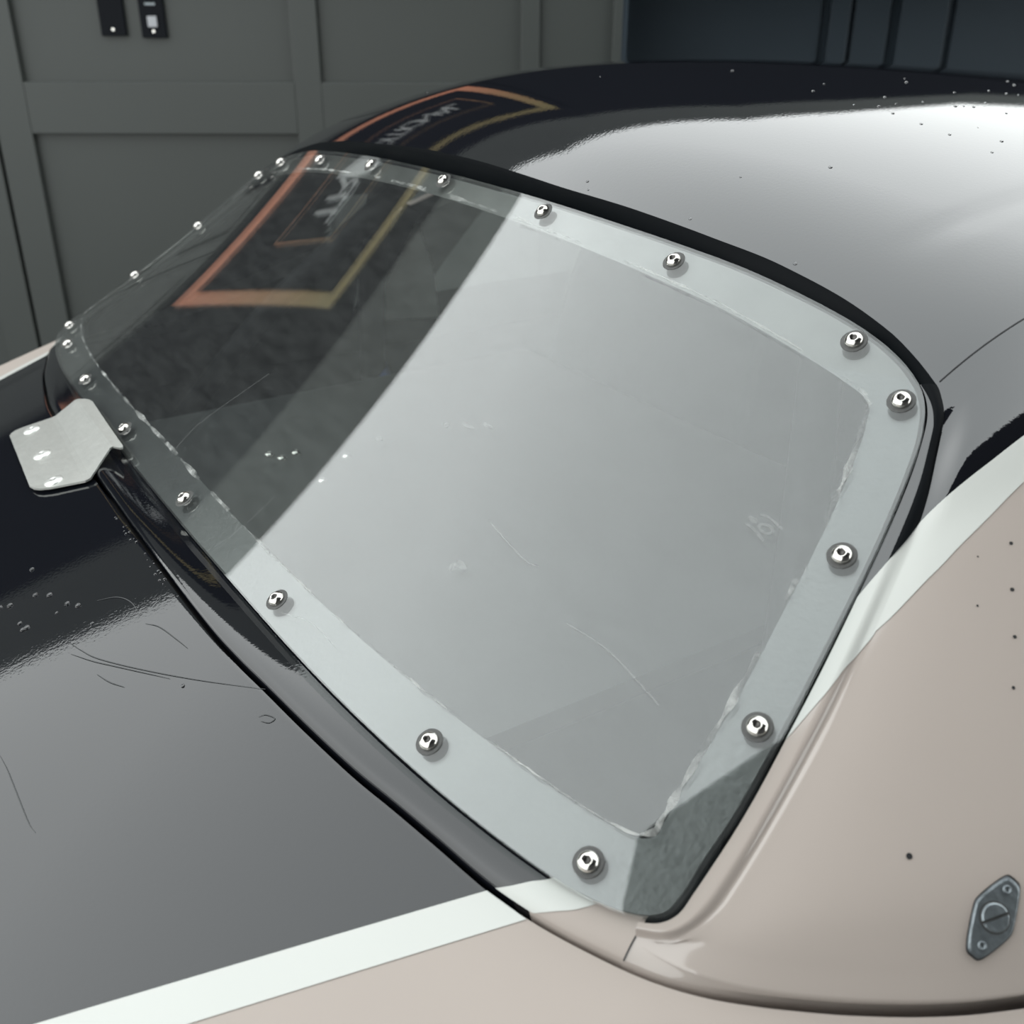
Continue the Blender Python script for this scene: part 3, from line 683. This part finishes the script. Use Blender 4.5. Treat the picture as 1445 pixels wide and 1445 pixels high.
sl = math.radians(40); dx_, dy_ = math.cos(sl), math.sin(sl)
for sd in (1, -1):
    b0 = len(V); arc = [math.radians(4)+(math.pi-math.radians(8))*i/(n-1) for i in range(n)]
    for r, h in ((.0064, .0015), (.0064, .0024), (.0057, .0029)):
        for a_ in arc:
            p, q = r*math.cos(a_), sd*max(.0007, r*math.sin(a_)); V.append(local(p*dx_-q*dy_, p*dy_+q*dx_, h))
    F += [(b0+i, b0+i+1, b0+n+i+1, b0+n+i) for i in range(n-1)]+[(b0+n+i, b0+n+i+1, b0+2*n+i+1, b0+2*n+i) for i in range(n-1)]+[tuple(b0+2*n+i for i in range(n)), (b0, b0+n, b0+2*n, b0+3*n-1, b0+2*n-1, b0+n-1)]
outward(pymesh('slotted_stud', V, F, [M['zinc']], parent=fas_, smooth=False), nF)
V = [local(.0072*math.cos(2*math.pi*i/n), .0072*math.sin(2*math.pi*i/n), .00175) for i in range(n)]
outward(pymesh('stud_recess', V, [tuple(range(n))], [M['washer']], parent=fas_, smooth=False), nF)
for l, w in ((.0138, -.0002), (-.0138, .0002)):
    V = []; n = 16
    for r, h in ((.0021, .0016), (.0019, .0023), (.0011, .0023), (.0010, .0012)): V += [local(l+r*math.cos(2*math.pi*i/n), w+r*math.sin(2*math.pi*i/n), h) for i in range(n)]
    F = [(a_*n+i, a_*n+(i+1) % n, (a_+1)*n+(i+1) % n, (a_+1)*n+i) for a_ in range(3) for i in range(n)]+[tuple(3*n+i for i in range(n))]
    outward(pymesh('plate_rivet', V, F, [M['zinc']], parent=fas_), nF)
# small holes left by old rivets
for q, w, r in ((.0833, .2736, .0011), (.0931, .3602, .0010), (.1004, .4255, .0011), (.1078, .4879, .0010), (.1123, .5504, .0009), (.0755, .4327, .0006), (.0666, .3602, .0005), (.0765, .7441, .0015)):
    p = pillar_point(q, w); n_ = pillar_frame(q, w); t = unit(np.cross(n_, [0, 0, 1])); b = np.cross(n_, t)
    outward(carpart('rivet_hole', [p+n_*.0003+r*(math.cos(math.pi*k/5)*t+math.sin(math.pi*k/5)*b) for k in range(10)], [tuple(range(10))], [M['gap']], smooth=False), n_)
# thin seams
def ribbon(name, P, nrm, wd, mat, parent=None):
    P = np.asarray(P); V = []
    for i in range(len(P)):
        d = unit(P[min(i+1, len(P)-1)]-P[max(i-1, 0)]); n_ = unit(nrm(i)); sd = unit(np.cross(d, n_)); k = wd if np.isscalar(wd) else wd[i]
        V += [P[i]+sd*k+n_*.00035, P[i]-sd*k+n_*.00035]
    F = [(2*i, 2*i+1, 2*i+3, 2*i+2) for i in range(len(P)-1)]
    if parent is None: return carpart(name, V, F, [mat], smooth=False)
    return pymesh(name, V, F, [mat], parent=parent, smooth=False)
yy = np.linspace(.3215, .94, 60)
for sg in (1, -1): ribbon('seam_line', sheet(np.full(60, AS*sg), yy), lambda i: (.4*sg, -.3, .85), .0004, M['gap'])
for sg in (1, -1): ribbon('seam_line', SCP[-1][6:]*np.array([sg, 1, 1]), lambda i: (.35*sg, -.8, .5), .0004, M['gap'])
# scratches in the deck paint
SCR = [[(0.1738, -0.1134), (0.1917, -0.1081), (0.2101, -0.1008), (0.2429, -0.0814), (0.2808, -0.0558), (0.3201, -0.0259)], [(0.1892, -0.1147), (0.2082, -0.1051), (0.2246, -0.0951), (0.2454, -0.0822), (0.2655, -0.0695)],
 [(0.1474, -0.0857), (0.1559, -0.0735), (0.1702, -0.0673), (0.1889, -0.0666)], [(0.201, -0.0662), (0.2126, -0.0598), (0.2345, -0.0545), (0.248, -0.0517)], [(0.2238, -0.1058), (0.2377, -0.1011), (0.2498, -0.0948)],
 [(0.2455, -0.1726), (0.2602, -0.1712), (0.2776, -0.1705), (0.3103, -0.1692), (0.3207, -0.1675)], [(0.337, -0.0375), (0.3387, -0.0335), (0.3452, -0.0303), (0.3457, -0.0342), (0.341, -0.0377)]]
for c_ in SCR:
    K = catmull(np.array(c_), 8); P = deck(K[:, 0], K[:, 1]); m_ = len(P)
    ribbon('scratch', P, lambda i: (0, -.28, .96), [.00012+.00022*math.sin(math.pi*i/(m_-1)) for i in range(m_)], M['scratch'])
# scratches, smears and the small pale mark on the window
GS = [([(0.0153, 0.0468), (0.0097, 0.0945), (0.007, 0.1417), (0.0127, 0.2197), (0.0251, 0.3398)], .0003), ([(0.1701, -0.025), (0.1743, 0.0533), (0.1728, 0.1415)], .0002), ([(0.2785, -0.0101), (0.3056, 0.0141), (0.3331, 0.0133)], .0003),
 ([(0.4433, 0.291), (0.4755, 0.2922), (0.5178, 0.2648)], .0005), ([(0.3456, 0.361), (0.3888, 0.3398), (0.4002, 0.3438)], .0004)]
for c_, wd in GS:
    K = catmull(np.array(c_), 8); ribbon('window_scratch', win(K[:, 0], K[:, 1], .0002), lambda i: winn(K[i, 0], K[i, 1]), wd, M['etch'], rw)
def blob(name, x, v, rx, rv, seed, mat):
    random.seed(seed); P = []
    for k in range(14):
        a_ = 2*math.pi*k/14; q = .6+.5*random.random(); P.append(win(x+rx*q*math.cos(a_), v+rv*q*math.sin(a_), .0004))
    return outward(pymesh(name, P, [tuple(range(14))], [mat], parent=rw, smooth=False), (0, 0, 1))
for k, (x, v, rx, rv) in enumerate(((.3566, .2644, .006, .010), (.3539, .2537, .004, .010), (.2657, .4928, .007, .007), (.2498, .4693, .004, .006), (.2821, .5134, .006, .006), (.2079, .3664, .004, .006))): blob('dried_smear', x, v, rx, rv, k, M['etch'])
a_ = np.linspace(0, 2*math.pi, 25); ribbon('stamped_mark', win(.4914+.0042*np.cos(a_), .615+.0075*np.sin(a_), .0002), lambda i: winn(.4914, .615), .0009, M['etch'], rw)
for c_ in ([(0.4798, 0.6053), (0.4851, 0.604), (0.49, 0.6004), (0.4951, 0.594)], [(0.4829, 0.6318), (0.4873, 0.6355), (0.4928, 0.633), (0.4988, 0.6284)]):
    K = catmull(np.array(c_), 5); ribbon('stamped_mark', win(K[:, 0], K[:, 1], .0002), lambda i: winn(K[i, 0], K[i, 1]), .0008, M['etch'], rw)
blob('stamped_mark', .4815, .618, .004, .006, 9, M['etch'])
# water drops
def drops(name, items, label):
    V = []; F = []
    for (p, n_, r, el) in items:
        t = unit(np.cross(n_, [.3, 1, 0])); b = np.cross(n_, t); b0 = len(V); m_ = 12
        for k, (rr, h) in enumerate(((1, 0), (.93, .22), (.7, .42), (.35, .54))):
            for i in range(m_):
                a_ = 2*math.pi*i/m_; V.append(p+n_*(h*r)+t*(rr*r*el*math.cos(a_))+b*(rr*r*math.sin(a_)))
            if k: F += [(b0+(k-1)*m_+i, b0+(k-1)*m_+(i+1) % m_, b0+k*m_+(i+1) % m_, b0+k*m_+i) for i in range(m_)]
        F.append(tuple(b0+3*m_+i for i in range(m_)))
    o = pymesh(name, V, F, [M['water']]); tag(o, label, 'water', kind='stuff'); return o
random.seed(5); it = []
for x, y in [(0.0627, -0.1145), (0.0997, -0.1195), (0.0917, -0.1438), (0.0958, -0.1373), (0.1316, -0.1034), (0.141, -0.0979), (0.1356, -0.112), (0.1244, -0.1358), (0.134, -0.1328), (0.1338, -0.1357), (0.1094, -0.1112), (0.2778, -0.0651), (-0.3777, -0.0129), (0.1697, -0.0951)]: it.append((deck(x, y, .0001), unit(np.array([0, -.28, .96])), .0012+.0012*random.random(), 1.3))
for k in range(26): x = random.uniform(.05, .20); it.append((deck(x, float(gx(max(x, .066)))-.003-random.random()*.004, .0001), unit(np.array([0, -.28, .96])), .0005+.0008*random.random(), 1.1))
drops('water_drops', it, 'scattered water drops on the black deck lid')
it = []
for a__, y in [(0.018, 0.4481), (-0.4079, 0.8466), (-0.4679, 1.0004), (0.0859, 0.5439), (0.2343, 0.5314), (0.2444, 0.5474), (0.2638, 0.5411), (0.2925, 0.5387), (0.2124, 0.7218), (0.2237, 0.7295), (0.2291, 0.7378), (0.1824, 0.315), (0.1908, 0.3099), (0.2922, 0.3244), (0.3862, 0.3331), (-0.2448, 0.4114), (0.2873, 0.3707), (0.3225, 0.4188), (0.3191, 0.5375), (0.3586, 0.5336), (0.3124, 0.5758), (0.2854, 0.6432), (0.2614, 0.6243)]+[(random.uniform(.15, .38), random.uniform(.52, .85)) for k in range(24)]:
    e = 1e-3; n_ = np.cross(sheet(a__+e, y)-sheet(a__-e, y), sheet(a__, y+e)-sheet(a__, y-e)); it.append((sheet(a__, y), unit(n_), .0006+.0010*random.random(), 1.0))
drops('water_drops', it, 'fine water drops on the glossy black roof')
#MORE-DETAILS

# ------------------------------------------------------------------ setting
H = np.array([-math.cos(YAW), math.sin(YAW), 0]); TV = np.array([math.sin(YAW), math.cos(YAW), 0])
def W(t, z, d=3.0): return CAM*np.array([1, 1, 0])+H*d+TV*t+np.array([0, 0, z])
def wbox(name, t0, t1, z0, z1, d0, d1, mat, parent=None, bev=0.0):
    """box on the building: t along the wall, z up, d = distance from the camera's foot (d0 near face)"""
    bm = bmesh.new(); vs = [bm.verts.new(W(t, z, d)) for d in (d0, d1) for z in (z0, z1) for t in (t0, t1)]
    for q in ((0, 1, 3, 2), (4, 6, 7, 5), (0, 4, 5, 1), (2, 3, 7, 6), (0, 2, 6, 4), (1, 5, 7, 3)): bm.faces.new([vs[i] for i in q])
    bmesh.ops.recalc_face_normals(bm, faces=bm.faces)
    if bev: bmesh.ops.bevel(bm, geom=bm.edges[:], offset=bev, segments=2, affect='EDGES', profile=.5)
    return bmobj(name, bm, mat, parent)
GZ = -0.95
wall = wbox('wall_back', -5.5, .285, GZ, .44, 3.018, 3.16, M['wall']); tag(wall, kind='structure')
def stile(t0, t1, z0=GZ, z1=.44): return wbox('stile', t0, t1, z0, z1, 3.0, 3.02, M['wall'], wall, .002)
def rail(t0, t1, z0, z1): return wbox('rail', t0, t1, z0, z1, 3.0, 3.02, M['wall'], wall, .002)
for t0, t1 in ((-2.30, -2.20), (-1.398, -1.305), (-.582, -.510), (.022, .070)): stile(t0, t1)
stile(-1.50, -1.408); stile(.262, .285)
for t0, t1 in ((-2.2, -1.50), (-1.305, -.582), (-.510, .022), (.070, .262)):
    rail(t0, t1, .020, .150); rail(t0, t1, -.85, -.70); rail(t0, t1, .40, .44)
wr = wbox('wall_right', .285, 6.0, GZ, .44, 3.40, 3.5, M['curtain']); tag(wr, kind='structure')
jamb = wbox('trim_1', .285, .30, GZ, .44, 3.02, 3.42, M['curtain']); tag(jamb, kind='structure')
for k, (t0, t1, dd) in enumerate(((.33, .905, .012), (.925, .985, .03), (1.0, 1.105, .016), (1.13, 1.27, .03), (1.295, 2.2, .012))):
    wbox('shutter_panel', t0, t1, GZ+.02, .43, 3.40-dd, 3.40, M['curtain'] if k < 4 else M['navy2'] if 'navy2' in M else M['curtain'], wr, .004)
def wprism(name, pts, d0, d1, mat):
    bm = bmesh.new(); f1 = [bm.verts.new(W(t, z, d0)) for t, z in pts]; f2 = [bm.verts.new(W(t, z, d1)) for t, z in pts]; n = len(pts)
    bm.faces.new(f1); bm.faces.new(f2[::-1])
    for i in range(n): bm.faces.new((f1[i], f1[(i+1) % n], f2[(i+1) % n], f2[i]))
    bmesh.ops.recalc_face_normals(bm, faces=bm.faces); return bmobj(name, bm, mat)
ROOFL = [(-5.5, 2.46), (-.95, 2.44), (-.4, 2.18), (.1, 1.93), (.57, 1.69), (.95, 1.30), (1.3, .86), (1.7, .66), (6, .55)]
NAVYL = [(-5.5, 1.745), (-.27, 1.735), (.2, 1.58), (.57, 1.42), (.95, 1.07), (1.3, .70), (1.7, .52), (6, .46)]
fas = wprism('wall_upper', [(-5.5, .44), (6, .44)]+NAVYL[::-1], 2.985, 3.5, M['navy']); tag(fas, kind='structure')
par = wprism('wall_gable', NAVYL+ROOFL[::-1], 2.985, 3.5, M['greytrim']); tag(par, kind='structure')
fl = wbox('floor', -8, 8, GZ-.1, GZ, -6, 3.5, M['concrete']); tag(fl, kind='structure')
wf = wbox('wall_front', -1.05, 5.0, GZ, 2.5, -2.75, -2.6, M['canopy']); tag(wf, kind='structure')  # unseen wall added behind the camera to darken the pillar
can = wbox('ceiling', -1.05, 5.0, 2.5, 2.62, -2.6, .14, M['canopy']); tag(can, kind='structure')
# sign
sg_ = empty('wall_sign', W(-1.05, 1.0, 2.985)); tag(sg_, 'navy wall sign with white letters in an orange to yellow frame', 'sign')
def slant(t, z): return t-(z-.98)*(.31-.17*np.clip(t+1.75, 0, 1.5))
def signpart(o):
    for v in o.data.vertices:
        p = np.array(v.co); q = p-CAM*np.array([1, 1, 0]); t = float(q@TV); v.co = p+TV*(slant(t, p[2])-t)
    o.parent = sg_; o.matrix_parent_inverse = sg_.matrix_world.inverted() if False else Matrix.Translation(-sg_.location); return o
def frame_mat():
    m, n, out = newmat('orange_to_yellow_frame')
    t = N(n, 'ShaderNodeTexCoord'); sp = n.nodes.new('ShaderNodeSeparateXYZ'); n.links.new(t.outputs['Object'], sp.inputs[0])
    r = n.nodes.new('ShaderNodeMapRange'); n.links.new(sp.outputs['Z'], r.inputs[0]); r.inputs[1].default_value = .55; r.inputs[2].default_value = 1.40
    p = N(n, 'ShaderNodeBsdfPrincipled', Roughness=0.5)
    n.links.new(mixrgb(n, r.outputs[0], (.42, .155, .085, 1), (.26, .20, .07, 1)), p.inputs['Base Color']); n.links.new(p.outputs[0], out.inputs[0]); return m
M['frame'] = frame_mat()
SL, SR, SB, ST = -1.82, -.25, .50, 1.48
signpart(wbox('sign_board', SL-.05, SR+.05, SB-.05, ST+.05, 2.972, 2.985, M['navy']))
fw_ = .062
for a in ((SL, SR, SB, SB+fw_), (SL, SR, ST-fw_, ST), (SL, SL+fw_, SB+fw_, ST-fw_), (SR-fw_, SR, SB+fw_, ST-fw_)): signpart(wbox('frame_bar', *a, 2.962, 2.972, M['frame']))
for a in ((-1.545, -.42, .785, .790), (-1.545, -.42, 1.125, 1.130), (-1.545, -1.539, .790, 1.125), (-.426, -.42, .790, 1.125)): signpart(wbox('inner_line', *a, 2.968, 2.972, M['frame']))
def letter(ch, t, z, size):
    cu = bpy.data.curves.new('letter', 'FONT'); cu.body = ch; cu.size = size; cu.extrude = .003; cu.align_x = 'CENTER'; cu.resolution_u = 3; cu.offset = -.001
    o = bpy.data.objects.new('letter', cu); COL.objects.link(o); p = W(t, z, 2.969)
    m3 = Matrix(((TV[0], 0, -H[0], p[0]), (TV[1], 0, -H[1], p[1]), (TV[2], 1, 0, p[2]), (0, 0, 0, 1)))
    dg = bpy.context.evaluated_depsgraph_get(); me = bpy.data.meshes.new_from_object(o.evaluated_get(dg)); me.name = 'letter'
    bpy.data.objects.remove(o); me.transform(m3); me.materials.clear(); me.materials.append(M['letter'])
    return signpart(link('letter', me))
for ch, t in zip('TR DITIONAL', (-1.50, -1.405, -1.30, -1.20, -1.125, -1.055, -.985, -.905, -.805, -.705, -.625)):
    if ch != ' ': letter(ch, t+.085, .885, .20)
# pick-shaped emblem standing for the A
bm = bmesh.new(); pr = [(t+.085, z+.02) for t, z in ((-1.355, .83), (-1.365, .94), (-1.355, 1.05), (-1.33, 1.055), (-1.235, .945), (-1.33, .825))]
for d in (2.966, 2.972): pass
f1 = [bm.verts.new(W(t, z, 2.966)) for t, z in pr]; f2 = [bm.verts.new(W(t, z, 2.9725)) for t, z in pr]
bm.faces.new(f1); bm.faces.new(f2[::-1])
for i in range(len(pr)): bm.faces.new((f1[i], f1[(i+1) % 6], f2[(i+1) % 6], f2[i]))
bmesh.ops.recalc_face_normals(bm, faces=bm.faces); signpart(bmobj('emblem', bm, M['letter']))
# black plates on the wall
def plate(t0, t1, z0, z1, label, button):
    e = empty('control_plate', W((t0+t1)/2, z0, 3.018)); tag(e, label, 'wall plate', 'black plates on the grey wall')
    def pp(o): o.parent = e; o.matrix_parent_inverse = Matrix.Translation(-e.location); return o
    pp(wbox('plate', t0, t1, z0, z1, 3.006, 3.018, M['plateblack'], None, .002))
    for z in (z0+.016, z1-.016): pp(wbox('screw', (t0+t1)/2-.003, (t0+t1)/2+.003, z-.003, z+.003, 3.0045, 3.0065, M['steel']))
    if button:
        pp(wbox('button', (t0+t1)/2-.012, (t0+t1)/2+.012, z0+.026, z0+.052, 3.002, 3.0062, M['button'], None, .001))
        pp(wbox('caption', (t0+t1)/2-.015, (t0+t1)/2+.012, z0+.078, z0+.083, 3.0055, 3.0062, M['zinc']))
plate(-1.078, -1.012, .262, .395, 'blank black plate on the grey wall, left of the one with a button', False)
plate(-.972, -.907, .2575, .395, 'black plate with a pale square button on the grey wall', True)
